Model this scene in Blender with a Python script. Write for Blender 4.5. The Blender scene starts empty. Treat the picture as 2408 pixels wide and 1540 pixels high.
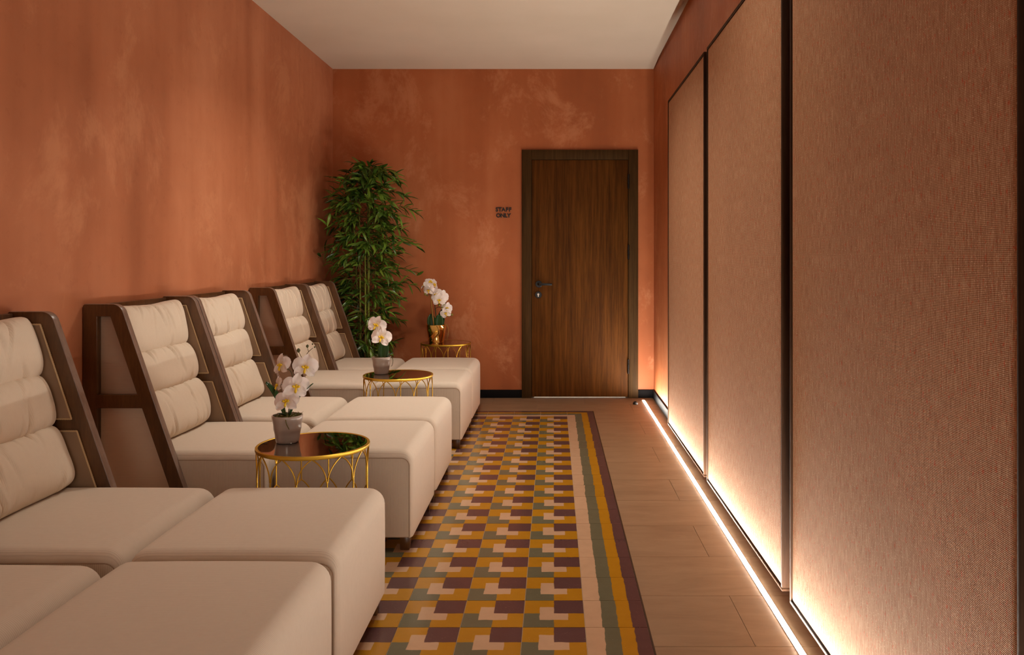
import bpy, bmesh, math, random
from mathutils import Vector, Matrix, Euler, Quaternion
from math import sin, cos, pi, radians, sqrt, atan2

SC = bpy.context.scene
COL = SC.collection
random.seed(7)

# ------------------------------------------------------------------ camera
F_PX, VPX, VPY, CAM_H = 1886.0, 1302.0, 605.0, 1.183     # focal length and vanishing point in 2408x1540 pixels
cam = bpy.data.cameras.new('camera')
cam.sensor_width = 36.0
cam.sensor_fit = 'HORIZONTAL'
cam.lens = F_PX / 2408 * 36
cam.shift_x = (1204 - VPX) / 2408
cam.shift_y = (VPY - 770) / 2408
cam.clip_start = 0.02
cam_o = bpy.data.objects.new('camera', cam)
COL.objects.link(cam_o)
cam_o.location = (0, 0, CAM_H)
cam_o.rotation_euler = (pi / 2, 0, 0)
SC.camera = cam_o

# ------------------------------------------------------------------ world, exposure
w = bpy.data.worlds.new('world'); SC.world = w
w.use_nodes = True
w.node_tree.nodes['Background'].inputs[0].default_value = (1.0, 0.75, 0.55, 1)
w.node_tree.nodes['Background'].inputs[1].default_value = 0.05
SC.view_settings.view_transform = 'Standard'
SC.view_settings.look = 'None'
SC.view_settings.gamma = 1.0
SC.view_settings.use_curve_mapping = False
SC.view_settings.exposure = 0.0
LED_STRENGTH = 240.0
LED_COLOR = (1.0, 0.93, 0.82)
LAMP_COLOR = (1.0, 0.92, 0.80)      # added ceiling lights, also the rear fill
try:
    SC.cycles.use_denoising = True
    SC.cycles.max_bounces = 6
    SC.cycles.diffuse_bounces = 5
    SC.cycles.glossy_bounces = 3
    SC.cycles.use_adaptive_sampling = True
    SC.cycles.adaptive_threshold = 0.08
    SC.cycles.adaptive_min_samples = 16
    SC.cycles.transparent_max_bounces = 12
    SC.cycles.caustics_reflective = False
    SC.cycles.caustics_refractive = False
    SC.cycles.sample_clamp_indirect = 8.0
    SC.cycles.blur_glossy = 0.5
except Exception:
    pass

# ------------------------------------------------------------------ room numbers (metres)
WL, WR, WB, WREAR, ZC = -1.862, 0.845, 6.76, -2.3, 2.77
LAMPS = [(-0.50, 4.60, 21.0), (0.10, 2.95, 6.0)]     # added ceiling lights: x, y, watts
REAR_FILL = 4.0                  # glow of the door-shaped fill added behind the camera
LAMP_LABELS = ['added round flush ceiling light, unseen, above the far chairs', 'added round flush ceiling light, unseen, above the middle of the aisle']
LAMP_SPREAD = radians(132)

# ================================================================== helpers
def px(x, y, d):
    """world point seen at photograph pixel (x, y) when it stands d metres away"""
    return Vector(((x - VPX) * d / F_PX, d, CAM_H - (y - VPY) * d / F_PX))

def srgb(r, g, b):
    def f(c):
        c /= 255.0
        return c / 12.92 if c <= 0.04045 else ((c + 0.055) / 1.055) ** 2.4
    return (f(r), f(g), f(b), 1.0)

def mesh(name, verts, faces, smooth=True, ang=38):
    me = bpy.data.meshes.new(name)
    me.from_pydata([tuple(v) for v in verts], [], faces)
    me.validate(); me.update()
    fix_normals(me)
    if smooth:
        me.shade_smooth()
        me.set_sharp_from_angle(angle=radians(ang))
    return me

def fix_normals(me):
    bm = bmesh.new(); bm.from_mesh(me)
    bmesh.ops.recalc_face_normals(bm, faces=bm.faces)
    bm.to_mesh(me); bm.free()

class MB:
    """collects verts/faces"""
    def __init__(s): s.v = []; s.f = []
    def add(s, vs, fs, mat=None):
        o = len(s.v)
        s.v += [tuple(mat @ Vector(p)) if mat else tuple(p) for p in vs]
        s.f += [tuple(i + o for i in f) for f in fs]
        return s
    def box(s, a, b):
        (x0, y0, z0), (x1, y1, z1) = a, b
        return s.add([(x0,y0,z0),(x1,y0,z0),(x1,y1,z0),(x0,y1,z0),(x0,y0,z1),(x1,y0,z1),(x1,y1,z1),(x0,y1,z1)],
                     [(0,3,2,1),(4,5,6,7),(0,1,5,4),(1,2,6,5),(2,3,7,6),(3,0,4,7)])
    def tube(s, pts, r, n=8, closed=False, caps=True):
        pts = [Vector(p) for p in pts]; m = len(pts)
        rs = r if isinstance(r, (list, tuple)) else [r] * m
        prev = None; rings = []
        for i, p in enumerate(pts):
            if closed: t = pts[(i+1) % m] - pts[i-1]
            else: t = pts[min(i+1, m-1)] - pts[max(i-1, 0)]
            t.normalize()
            if prev is None:
                a = Vector((0,0,1)) if abs(t.z) < 0.9 else Vector((1,0,0))
                nrm = t.cross(a).normalized()
            else:
                nrm = (prev - t * prev.dot(t)).normalized()
            prev = nrm; b = t.cross(nrm)
            rings.append([p + (nrm * cos(2*pi*k/n) + b * sin(2*pi*k/n)) * rs[i] for k in range(n)])
        vs = [q for ring in rings for q in ring]; fs = []
        for i in range(m if closed else m - 1):
            j = (i + 1) % m
            for k in range(n):
                l = (k + 1) % n
                fs.append((i*n+k, i*n+l, j*n+l, j*n+k))
        if not closed and caps:
            fs.append(tuple(range(n))[::-1]); fs.append(tuple((m-1)*n + k for k in range(n)))
        return s.add(vs, fs)
    def lathe(s, prof, n=32, center=(0,0,0)):
        cx, cy, cz = center; vs = []; fs = []
        for (r, z) in prof:
            for k in range(n):
                vs.append((cx + r*cos(2*pi*k/n), cy + r*sin(2*pi*k/n), cz + z))
        for i in range(len(prof) - 1):
            for k in range(n):
                l = (k+1) % n
                fs.append((i*n+k, i*n+l, (i+1)*n+l, (i+1)*n+k))
        if prof[0][0] > 1e-5: fs.append(tuple(range(n))[::-1])
        if prof[-1][0] > 1e-5: fs.append(tuple((len(prof)-1)*n + k for k in range(n)))
        return s.add(vs, fs)
    def mesh(s, name, smooth=True, ang=38): return mesh(name, s.v, s.f, smooth, ang)

def obj(name, me, mat=None, parent=None, loc=None, rot=None):
    o = bpy.data.objects.new(name, me)
    COL.objects.link(o)
    if mat is not None and me is not None and len(me.materials) == 0: me.materials.append(mat)
    if parent is not None: o.parent = parent
    if loc is not None: o.location = loc
    if rot is not None: o.rotation_euler = rot
    return o

def tag(o, label, cat, group=None):
    o['label'] = label; o['category'] = cat
    if group: o['group'] = group
    return o

def thing(name, label, cat, loc=(0,0,0), rz=0.0, group=None):
    o = bpy.data.objects.new(name, None); COL.objects.link(o)
    o.empty_display_size = 0.1
    o.location = loc; o.rotation_euler = (0, 0, rz)
    return tag(o, label, cat, group)

def struct(o):
    o['kind'] = 'structure'; return o

def copy_tree(o, parent=None):
    kids = list(o.children)
    c = o.copy(); COL.objects.link(c)
    if parent is not None: c.parent = parent
    for k in kids: copy_tree(k, c)
    return c

def bevel_mesh(me, off, seg=2):
    bm = bmesh.new(); bm.from_mesh(me)
    ed = [e for e in bm.edges if len(e.link_faces) == 2 and e.calc_face_angle() > 0.6]
    bmesh.ops.bevel(bm, geom=ed, offset=off, segments=seg, profile=0.5, affect='EDGES', clamp_overlap=True)
    bm.to_mesh(me); bm.free()
    me.shade_smooth(); me.set_sharp_from_angle(angle=radians(50))
    return me

def box_mesh(name, a, b, bev=0.0, seg=2):
    me = MB().box(a, b).mesh(name, smooth=False)
    if bev: bevel_mesh(me, bev, seg)
    return me

# ================================================================== materials
class NT:
    def __init__(s, name):
        s.m = bpy.data.materials.new(name); s.m.use_nodes = True
        s.t = s.m.node_tree; s.n = s.t.nodes; s.l = s.t.links
        s.bsdf = s.n['Principled BSDF']; s.out = s.n['Material Output']
    def set(s, **k):
        for a, v in k.items():
            s.inp(s.bsdf, a.replace('_', ' '), v)
        return s
    def inp(s, node, key, v):
        sock = node.inputs[key]
        if hasattr(v, 'is_output') or isinstance(v, bpy.types.NodeSocket): s.l.new(v, sock)
        else: sock.default_value = v
    def node(s, typ, out=0, props=None, **ins):
        nd = s.n.new(typ)
        for a, v in (props or {}).items(): setattr(nd, a, v)
        for a, v in ins.items():
            key = int(a[1:]) if a[0] == '_' and a[1:].isdigit() else a.replace('_', ' ')
            s.inp(nd, key, v)
        return nd.outputs[out]
    def math(s, op, a, b=0.0, c=None):
        nd = s.n.new('ShaderNodeMath'); nd.operation = op
        s.inp(nd, 0, a); s.inp(nd, 1, b)
        if c is not None: s.inp(nd, 2, c)
        return nd.outputs[0]
    def coord(s, kind='Object'):
        return s.node('ShaderNodeTexCoord', kind)
    def sep(s, v):
        nd = s.n.new('ShaderNodeSeparateXYZ'); s.inp(nd, 0, v); return nd.outputs
    def comb(s, x, y, z):
        nd = s.n.new('ShaderNodeCombineXYZ')
        for i, v in enumerate((x, y, z)): s.inp(nd, i, v)
        return nd.outputs[0]
    def vscale(s, v, sc):
        nd = s.n.new('ShaderNodeVectorMath'); nd.operation = 'MULTIPLY'
        s.inp(nd, 0, v); s.inp(nd, 1, sc); return nd.outputs[0]
    def noise(s, v, scale=5.0, detail=3.0, rough=0.5, dist=0.0):
        return s.node('ShaderNodeTexNoise', 0, None, Vector=v, Scale=scale, Detail=detail, Roughness=rough, Distortion=dist)
    def ramp(s, f, stops, interp='LINEAR'):
        nd = s.n.new('ShaderNodeValToRGB'); nd.color_ramp.interpolation = interp
        e = nd.color_ramp.elements
        while len(e) > 1: e.remove(e[-1])
        e[0].position, e[0].color = stops[0]
        for p, c in stops[1:]:
            k = e.new(p); k.color = c
        s.inp(nd, 0, f); return nd.outputs[0]
    def mix(s, f, a, b, blend='MIX'):
        nd = s.n.new('ShaderNodeMix'); nd.data_type = 'RGBA'; nd.blend_type = blend
        s.inp(nd, 0, f); s.inp(nd, 6, a); s.inp(nd, 7, b); return nd.outputs[2]
    def bump(s, h, strength=0.3, dist=0.01):
        s.inp(s.bsdf, 'Normal', s.node('ShaderNodeBump', 0, None, Height=h, Strength=strength, Distance=dist))
    def step(s, v, edge, soft=0.004):
        nd = s.n.new('ShaderNodeMapRange'); nd.interpolation_type = 'SMOOTHSTEP'
        s.inp(nd, 0, v); nd.inputs[1].default_value = edge - soft; nd.inputs[2].default_value = edge + soft
        return nd.outputs[0]
    def rand(s):
        return s.node('ShaderNodeObjectInfo', 'Random')

MAT = {}
def plain(name, col, rough=0.5, metal=0.0, spec=0.5, **k):
    t = NT(name); t.set(Base_Color=col, Roughness=rough, Metallic=metal, Specular_IOR_Level=spec)
    for a, v in k.items(): t.set(**{a: v})
    MAT[name] = t.m; return t.m

def m_plaster(name, c4):
    t = NT(name); co = t.coord('Object')
    streak = t.noise(t.vscale(co, (3.2, 3.2, 0.30)), 1.0, 3.0, 0.55)
    cloud = t.noise(t.vscale(co, (1.0, 1.0, 0.7)), 1.2, 4.0, 0.6, 0.15)
    fine = t.noise(co, 16.0, 3.0, 0.7)
    f = t.math('ADD', t.math('MULTIPLY', streak, 0.5), t.math('MULTIPLY', cloud, 0.5))
    c = t.ramp(f, [(p_, srgb(*q_)) for p_, q_ in zip((0.30, 0.45, 0.55, 0.70), c4)])
    # worn, paler trowel patches
    patch = t.noise(t.vscale(co, (1.2, 1.2, 0.9)), 1.6, 6.0, 0.74, 0.3)
    c = t.mix(t.math('MULTIPLY', t.step(patch, 0.58, 0.07), 0.30), c, srgb(222, 158, 116))
    c = t.mix(t.math('MULTIPLY', t.step(fine, 0.64, 0.06), 0.10), c, srgb(130, 64, 38))
    t.set(Base_Color=c, Roughness=t.math('ADD', t.math('MULTIPLY', fine, 0.2), 0.45), Specular_IOR_Level=0.3)
    t.bump(fine, 0.05, 0.01)
    MAT[name] = t.m

def m_ceiling():
    t = NT('ceiling_paint'); co = t.coord('Object')
    n = t.noise(co, 1.4, 3.0, 0.5)
    t.set(Base_Color=t.ramp(n, [(0.3, srgb(202, 188, 169)), (0.7, srgb(211, 197, 179))]), Roughness=0.9, Specular_IOR_Level=0.2)
    MAT['ceiling'] = t.m

def m_travertine():
    t = NT('beige_porcelain'); co = t.coord('Object'); r = t.rand()
    off = t.node('ShaderNodeVectorMath', 0, {'operation': 'ADD'}, _0=co, _1=t.comb(t.math('MULTIPLY', r, 37.0), t.math('MULTIPLY', r, 11.0), 0.0))
    vein = t.noise(t.vscale(off, (1.6, 7.0, 1.0)), 2.0, 8.0, 0.66, 0.9)
    cloud = t.noise(t.vscale(off, (1.0, 2.0, 1.0)), 2.2, 4.0, 0.55)
    c = t.ramp(t.math('ADD', t.math('MULTIPLY', vein, 0.6), t.math('MULTIPLY', cloud, 0.4)),
               [(0.26, srgb(122, 95, 71)), (0.45, srgb(144, 116, 89)), (0.58, srgb(154, 126, 98)), (0.78, srgb(168, 141, 113))])
    pit = t.noise(t.vscale(off, (6.0, 24.0, 1.0)), 3.0, 5.0, 0.7)
    c = t.mix(t.math('MULTIPLY', t.step(pit, 0.66, 0.05), 0.4), c, srgb(118, 88, 68))
    t.set(Base_Color=c, Roughness=0.42, Specular_IOR_Level=0.4)
    t.bump(vein, 0.08, 0.004)
    MAT['travertine'] = t.m

OCHRE, PURPLE, GREEN, CREAM = srgb(186, 132, 26), srgb(96, 66, 66), srgb(108, 106, 84), srgb(206, 170, 138)

def cement_finish(t, c, co, r):
    blot = t.noise(t.comb(t.math('ADD', t.sep(co)[0], t.math('MULTIPLY', r, 9.0)), t.sep(co)[1], r), 22.0, 4.0, 0.6)
    speck = t.noise(t.comb(t.math('ADD', t.sep(co)[0], t.math('MULTIPLY', r, 5.0)), t.sep(co)[1], r), 260.0, 2.0, 0.6)
    c = t.mix(0.10, c, t.ramp(blot, [(0.3, (0.25, 0.22, 0.2, 1)), (0.7, (1, 1, 1, 1))]), 'MULTIPLY')
    c = t.mix(t.math('MULTIPLY', t.step(speck, 0.73, 0.03), 0.45), c, srgb(225, 200, 160))
    c = t.mix(t.math('MULTIPLY', r, 0.16), c, (0.5, 0.42, 0.33, 1), 'MULTIPLY')
    t.set(Base_Color=c, Roughness=t.math('ADD', t.math('MULTIPLY', blot, 0.10), 0.15), Specular_IOR_Level=0.5)
    t.bump(blot, 0.02, 0.002)

def wob(t, co, r, amt=0.018):
    s = t.sep(co)
    v = t.comb(t.math('ADD', s[0], t.math('MULTIPLY', r, 3.0)), t.math('ADD', s[1], t.math('MULTIPLY', r, 7.0)), r)
    a = t.math('MULTIPLY', t.math('SUBTRACT', t.noise(v, 26.0, 2.0), 0.5), amt * 3)
    b = t.math('MULTIPLY', t.math('SUBTRACT', t.noise(t.vscale(v, (1.0, 1.0, -1.7)), 31.0, 2.0), 0.5), amt * 3)
    return a, b

def m_cement():
    t = NT('cement_tile_squares'); co = t.coord('Object'); r = t.rand(); s = t.sep(co)
    a, b = wob(t, co, r, 0.010)
    u = t.math('ADD', t.math('MULTIPLY_ADD', s[0], 5.0, 0.5), a)
    v = t.math('ADD', t.math('MULTIPLY_ADD', s[1], 5.0, 0.5), b)
    ur, vt = t.step(u, 0.5, 0.006), t.step(v, 0.5, 0.006)
    purple = t.math('MULTIPLY', ur, vt)
    green = t.math('MULTIPLY', t.math('SUBTRACT', 1.0, ur), t.math('SUBTRACT', 1.0, vt))
    cu = t.math('SUBTRACT', 1.0, t.step(t.math('ABSOLUTE', t.math('SUBTRACT', u, 0.5)), 0.235, 0.006))
    cv = t.math('SUBTRACT', 1.0, t.step(t.math('ABSOLUTE', t.math('SUBTRACT', v, 0.5)), 0.24, 0.006))
    c = t.mix(green, OCHRE, GREEN)
    c = t.mix(t.math('MULTIPLY', cu, cv), c, CREAM)
    c = t.mix(purple, c, PURPLE)
    cement_finish(t, c, co, r); MAT['cement'] = t.m

def m_border(corner=False):
    t = NT('cement_tile_corner' if corner else 'cement_tile_stripes'); co = t.coord('Object'); r = t.rand(); s = t.sep(co)
    a, b = wob(t, co, r, 0.014)
    u = t.math('ADD', t.math('MULTIPLY_ADD', s[0], 5.0, 0.5), a)
    if corner:
        u = t.math('MAXIMUM', u, t.math('ADD', t.math('MULTIPLY_ADD', s[1], 5.0, 0.5), b))
    else:   # each stripe slightly askew, as printed
        u = t.math('ADD', u, t.math('MULTIPLY', s[1], t.math('MULTIPLY_ADD', r, -0.22, 0.04)))
    c = t.mix(t.step(u, 0.29, 0.006), CREAM, GREEN)
    c = t.mix(t.step(u, 0.54, 0.006), c, OCHRE)
    c = t.mix(t.step(u, 0.77, 0.006), c, PURPLE)
    cement_finish(t, c, co, r); MAT['border_corner' if corner else 'border'] = t.m

def m_fabric(name, axis, base=(214, 192, 166), pitch=0.005, contrast=0.30, bump=0.35):
    """cream ribbed upholstery, ribs counted along the given object axis"""
    t = NT(name); co = t.coord('Object'); s = t.sep(co)
    n = t.noise(co, 60.0, 3.0, 0.6)
    w = t.math('ADD', s['XYZ'.index(axis)], t.math('MULTIPLY', t.math('SUBTRACT', t.noise(co, 9.0, 2.0), 0.5), 0.004))
    rib = t.math('ABSOLUTE', t.math('SINE', t.math('MULTIPLY', w, pi / pitch)))
    rib = t.math('POWER', rib, 0.5)
    b = srgb(*base); d = (b[0]*0.46, b[1]*0.40, b[2]*0.34, 1)
    c = t.mix(t.math('MULTIPLY', t.math('SUBTRACT', 1.0, rib), contrast * 2.2), b, d)
    c = t.mix(t.math('MULTIPLY', n, 0.12), c, srgb(160, 128, 100))
    t.set(Base_Color=c, Roughness=0.85, Specular_IOR_Level=0.25, Sheen_Weight=0.15, Sheen_Roughness=0.5)
    t.bump(rib, bump, 0.0012)
    MAT[name] = t.m

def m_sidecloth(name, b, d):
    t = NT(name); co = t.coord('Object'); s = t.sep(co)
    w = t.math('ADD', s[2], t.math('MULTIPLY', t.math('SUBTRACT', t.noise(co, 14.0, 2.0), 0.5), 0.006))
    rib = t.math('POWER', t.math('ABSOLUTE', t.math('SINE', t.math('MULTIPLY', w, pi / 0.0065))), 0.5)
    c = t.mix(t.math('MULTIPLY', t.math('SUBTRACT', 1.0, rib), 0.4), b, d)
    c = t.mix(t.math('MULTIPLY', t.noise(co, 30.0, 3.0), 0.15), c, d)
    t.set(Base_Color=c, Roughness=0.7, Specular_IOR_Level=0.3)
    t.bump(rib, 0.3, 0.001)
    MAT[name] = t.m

def m_wood(name, stops, scale=(1, 1, 1), rough=0.38, spec=0.4, freq=1.0):
    t = NT(name); co = t.coord('Object'); r = t.rand()
    s = t.vscale(co, scale)
    s = t.node('ShaderNodeVectorMath', 0, {'operation': 'ADD'}, _0=s, _1=t.comb(t.math('MULTIPLY', r, 13.0), 0.0, t.math('MULTIPLY', r, 5.0)))
    g = t.noise(s, 3.0 * freq, 6.0, 0.65, 0.5)
    fine = t.noise(s, 14.0 * freq, 5.0, 0.7, 0.2)
    f = t.math('ADD', t.math('MULTIPLY', g, 0.6), t.math('MULTIPLY', fine, 0.4))
    t.set(Base_Color=t.ramp(f, stops), Roughness=rough, Specular_IOR_Level=spec)
    t.bump(fine, 0.06, 0.002)
    MAT[name] = t.m

def m_panelcloth():
    t = NT('rust_woven_cloth'); co = t.coord('Object'); s = t.sep(co)
    # weft ribs run along y, counted in z; warp threads run along z, counted in y
    weft = t.math('ABSOLUTE', t.math('SINE', t.math('MULTIPLY', s[2], pi / 0.0034)))
    warp = t.math('ABSOLUTE', t.math('SINE', t.math('MULTIPLY', s[1], pi / 0.0042)))
    slub = t.noise(t.vscale(co, (1.0, 260.0, 22.0)), 1.0, 3.0, 0.6)
    slub2 = t.noise(t.vscale(co, (1.0, 190.0, 300.0)), 1.0, 2.0, 0.6)
    cloud = t.noise(t.vscale(co, (1.0, 1.4, 0.8)), 2.0, 4.0, 0.5)
    c = t.ramp(slub, [(0.30, srgb(158, 104, 68)), (0.50, srgb(190, 142, 104)), (0.68, srgb(214, 174, 138))])
    c = t.mix(t.math('MULTIPLY', t.math('SUBTRACT', 1.0, t.math('POWER', weft, 0.6)), 0.75), c, srgb(112, 62, 34))
    c = t.mix(t.math('MULTIPLY', t.math('SUBTRACT', 1.0, warp), 0.25), c, srgb(110, 62, 36))
    c = t.mix(t.math('MULTIPLY', t.step(slub2, 0.64, 0.05), 0.8), c, srgb(226, 190, 156))
    red = t.noise(t.vscale(co, (1.0, 120.0, 60.0)), 1.0, 3.0, 0.7)
    c = t.mix(t.math('MULTIPLY', t.step(red, 0.62, 0.04), 0.75), c, srgb(190, 76, 34))
    c = t.mix(t.math('MULTIPLY', t.step(cloud, 0.5, 0.2), 0.12), c, srgb(120, 76, 50))
    t.set(Base_Color=c, Roughness=0.8, Specular_IOR_Level=0.25)
    t.bump(t.math('ADD', weft, t.math('MULTIPLY', warp, 0.5)), 0.35, 0.0012)
    MAT['panelcloth'] = t.m

def m_leaf(name, c0, c1, rough=0.35):
    t = NT(name); co = t.coord('Object'); r = t.rand()
    g = t.node('ShaderNodeNewGeometry', 'Random Per Island')
    f = t.math('FRACT', t.math('ADD', r, g))
    c = t.mix(f, c0, c1)
    t.set(Base_Color=c, Roughness=rough, Specular_IOR_Level=0.5)
    MAT[name] = t.m

def m_petal():
    t = NT('orchid_petal'); co = t.coord('Object')
    n = t.noise(co, 40.0, 3.0)
    t.set(Base_Color=t.ramp(n, [(0.3, srgb(236, 224, 222)), (0.7, srgb(246, 238, 234))]), Roughness=0.55,
          Subsurface_Weight=0.25, Subsurface_Radius=(0.01, 0.008, 0.006), Specular_IOR_Level=0.3)
    MAT['petal'] = t.m

m_plaster('plaster_pale', ((156, 92, 60), (178, 110, 75), (190, 122, 86), (207, 141, 105)))
m_plaster('plaster', ((144, 78, 42), (166, 93, 52), (177, 103, 61), (193, 122, 80)))
m_ceiling(); m_travertine(); m_cement(); m_border(); m_border(True)
m_fabric('fabric_ribs_y', 'Y', base=(223, 209, 192), contrast=0.16, bump=0.2); m_fabric('fabric_ribs_x', 'X', base=(223, 208, 190), contrast=0.30)
m_fabric('fabric_pillow', 'Y', base=(227, 212, 192), pitch=0.0045, contrast=0.10, bump=0.18); m_sidecloth('side_cloth', srgb(226, 204, 180), srgb(186, 150, 122)); m_sidecloth('side_cloth_shaded', srgb(186, 160, 138), srgb(130, 102, 82)); m_panelcloth(); m_petal()
m_wood('walnut_stain', [(0.30, srgb(60, 36, 18)), (0.50, srgb(88, 56, 29)), (0.70, srgb(112, 76, 42))], (9, 9, 1.2), 0.30, 0.6)
m_wood('walnut_sheen', [(0.30, srgb(104, 82, 70)), (0.50, srgb(126, 104, 92)), (0.70, srgb(146, 124, 112))], (9, 9, 1.2), 0.32, 0.7)  # walnut with its edge sheen put into the base colour
m_wood('panel_wood', [(0.30, srgb(40, 25, 16)), (0.50, srgb(56, 36, 23)), (0.70, srgb(72, 48, 32))], (10, 10, 0.8), 0.7, 0.05)
m_wood('door_veneer', [(0.34, srgb(52, 29, 8)), (0.46, srgb(75, 43, 13)), (0.54, srgb(88, 52, 17)), (0.68, srgb(104, 64, 24))], (9, 9, 0.35), 0.6, 0.08, 1.0)
m_wood('casing_veneer', [(0.34, srgb(48, 32, 14)), (0.50, srgb(64, 44, 21)), (0.68, srgb(80, 57, 30))], (16, 16, 0.5), 0.6, 0.08)
m_leaf('bamboo_leaf', srgb(32, 66, 20), srgb(116, 152, 54), 0.28)
m_leaf('orchid_leaf', srgb(24, 58, 24), srgb(34, 74, 30), 0.3)
m_leaf('moss_green', srgb(70, 68, 24), srgb(110, 100, 40), 0.9)
m_wood('bamboo_cane', [(0.3, srgb(92, 112, 30)), (0.6, srgb(136, 150, 52))], (3, 3, 1), 0.3, 0.5)
plain('bronze_edge', srgb(70, 46, 30), 0.6, 0.0, 0.2)
plain('grout', srgb(190, 160, 128), 0.9)
plain('black_skirting', srgb(20, 19, 20), 0.6, 0.0, 0.05)
plain('black_metal', srgb(18, 16, 16), 0.4, 0.2)
plain('steel', srgb(190, 180, 170), 0.3, 1.0)
plain('gold', srgb(212, 172, 66), 0.40, 1.0)
plain('gold_mirror', srgb(250, 206, 122), 0.06, 1.0)
plain('dark_mirror', srgb(214, 204, 194), 0.02, 1.0)
plain('taupe_ceramic', srgb(176, 160, 150), 0.22, 0.0, 0.5)
plain('taupe_lining', srgb(150, 124, 100), 0.42, 0.0, 0.45)
plain('rope_trim', srgb(190, 162, 124), 0.8)
plain('dark_thread', srgb(158, 132, 108), 0.8)
plain('yellow_lip', srgb(236, 200, 40), 0.5)
plain('orchid_stem', srgb(78, 66, 34), 0.5)
plain('stake_brown', srgb(150, 104, 40), 0.4)
plain('bud_green', srgb(122, 122, 40), 0.45)
plain('bud_dark', srgb(74, 76, 34), 0.45)
plain('twig', srgb(96, 64, 32), 0.7)
plain('white_wall', srgb(225, 222, 218), 0.9)
plain('aluminium', srgb(190, 186, 180), 0.4, 1.0)
plain('pot_black', srgb(34, 30, 28), 0.5)
def emis(name, col, st):
    t = NT(name); t.set(Base_Color=(0.8, 0.8, 0.8, 1), Emission_Color=col + (1,), Emission_Strength=st)
    MAT[name] = t.m
emis('led_diffuser', LED_COLOR, LED_STRENGTH)
emis('lamp_lens', LAMP_COLOR, 6.0)
emis('rear_fill_glow', LAMP_COLOR, REAR_FILL)  # emission of the added rear fill

# ================================================================== the room shell
DX0, DX1, DZ1 = -0.186, 0.628, 2.005          # door leaf in the back wall
def wall_obj(name, mb, mat='plaster'):
    return struct(obj(name, mb.mesh(name, smooth=False), MAT[mat]))
wall_obj('wall_left', MB().box((WL - 0.12, WREAR, -0.05), (WL, WB + 0.12, ZC + 0.1)), 'plaster_pale')
wall_obj('wall_right', MB().box((WR, WREAR, -0.05), (WR + 0.12, WB + 0.12, ZC + 0.1)))
wall_obj('wall_rear', MB().box((WL, WREAR - 0.12, -0.05), (WR, WREAR, ZC + 0.1)))
# unseen glowing panel shaped as a door, added as frontal fill light
rg_ = struct(obj('rear_fill_panel', box_mesh('rear_fill_panel', (-0.30, WREAR - 0.01, 0.05), (0.70, WREAR + 0.02, 2.12)), MAT['rear_fill_glow']))
rf = struct(obj('rear_fill_trim', box_mesh('rear_fill_trim', (-0.38, WREAR, 2.12), (0.78, WREAR + 0.035, 2.2), 0.002), MAT['casing_veneer']))  # casing boards round the added fill panel
obj('jamb_board', box_mesh('jamb_board', (-0.38, WREAR, 0), (-0.30, WREAR + 0.035, 2.12), 0.002), MAT['casing_veneer'], rf)
obj('jamb_board', box_mesh('jamb_board', (0.70, WREAR, 0), (0.78, WREAR + 0.035, 2.12), 0.002), MAT['casing_veneer'], rf)
wb = MB()
ox0, ox1, oz1 = DX0 - 0.02, DX1 + 0.02, DZ1 + 0.02
wb.box((WL, WB, -0.05), (ox0, WB + 0.12, ZC + 0.1)); wb.box((ox1, WB, -0.05), (WR, WB + 0.12, ZC + 0.1))
wb.box((ox0, WB, oz1), (ox1, WB + 0.12, ZC + 0.1))
wall_obj('wall_back', wb)
# lit corridor behind the door: only a line of its light shows under the leaf
cr = MB()
cr.box((-0.8, 8.3, -0.05), (1.2, 8.35, 2.4)); cr.box((-0.85, WB + 0.12, -0.05), (-0.8, 8.35, 2.4)); cr.box((1.2, WB + 0.12, -0.05), (1.25, 8.35, 2.4)); cr.box((-0.85, WB + 0.12, 2.4), (1.25, 8.35, 2.45))
wall_obj('wall_corridor', cr, 'white_wall')
cl = bpy.data.lights.new('corridor_lamp', 'AREA'); cl.energy = 45; cl.size = 0.6; cl.color = (0.72, 0.86, 1.0)
clo = bpy.data.objects.new('corridor_lamp', cl); COL.objects.link(clo); clo.location = (0.2, 7.6, 2.38)
# ceiling: its right edge stops short of the wall in a tapering shadow gap
ce = MB()
g0, g1 = 0.64, WR - 0.004
ce.add([(WL, WREAR, ZC), (g0, WREAR, ZC), (g1, WB, ZC), (WL, WB, ZC), (WL, WREAR, ZC + 0.025), (g0, WREAR, ZC + 0.025), (g1, WB, ZC + 0.025), (WL, WB, ZC + 0.025)],
       [(0,1,2,3), (7,6,5,4), (0,4,5,1), (1,5,6,2), (2,6,7,3), (3,7,4,0)])
ce.box((WL, WREAR, ZC + 0.025), (WR, WB, ZC + 0.1))
wall_obj('ceiling', ce, 'ceiling')

# round flush ceiling lights added to brighten the room, outside the view
lamp_ring = MB().lathe([(0.165, -0.012), (0.180, -0.014), (0.190, -0.006), (0.190, 0.0), (0.165, 0.0), (0.165, -0.012)], 48).mesh('trim_ring')
lamp_lens = MB().lathe([(0, -0.008), (0.166, -0.008), (0.166, -0.002), (0, -0.002)], 48).mesh('lens')
for (lx, ly, lw_), lb in zip(LAMPS, LAMP_LABELS):
    t = thing('added_ceiling_light', lb, 'light', (lx, ly, ZC), 0, 'added flush ceiling lights')
    obj('trim_ring', lamp_ring, MAT['aluminium'], t)
    obj('lens', lamp_lens, MAT['lamp_lens'], t)
    la = bpy.data.lights.new('lamp_light', 'AREA'); la.shape = 'DISK'; la.size = 0.33; la.energy = lw_; la.color = LAMP_COLOR; la.spread = LAMP_SPREAD
    lo_ = bpy.data.objects.new('lamp_light', la); COL.objects.link(lo_); lo_.parent = t; lo_.location = (0, 0, -0.016)

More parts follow.
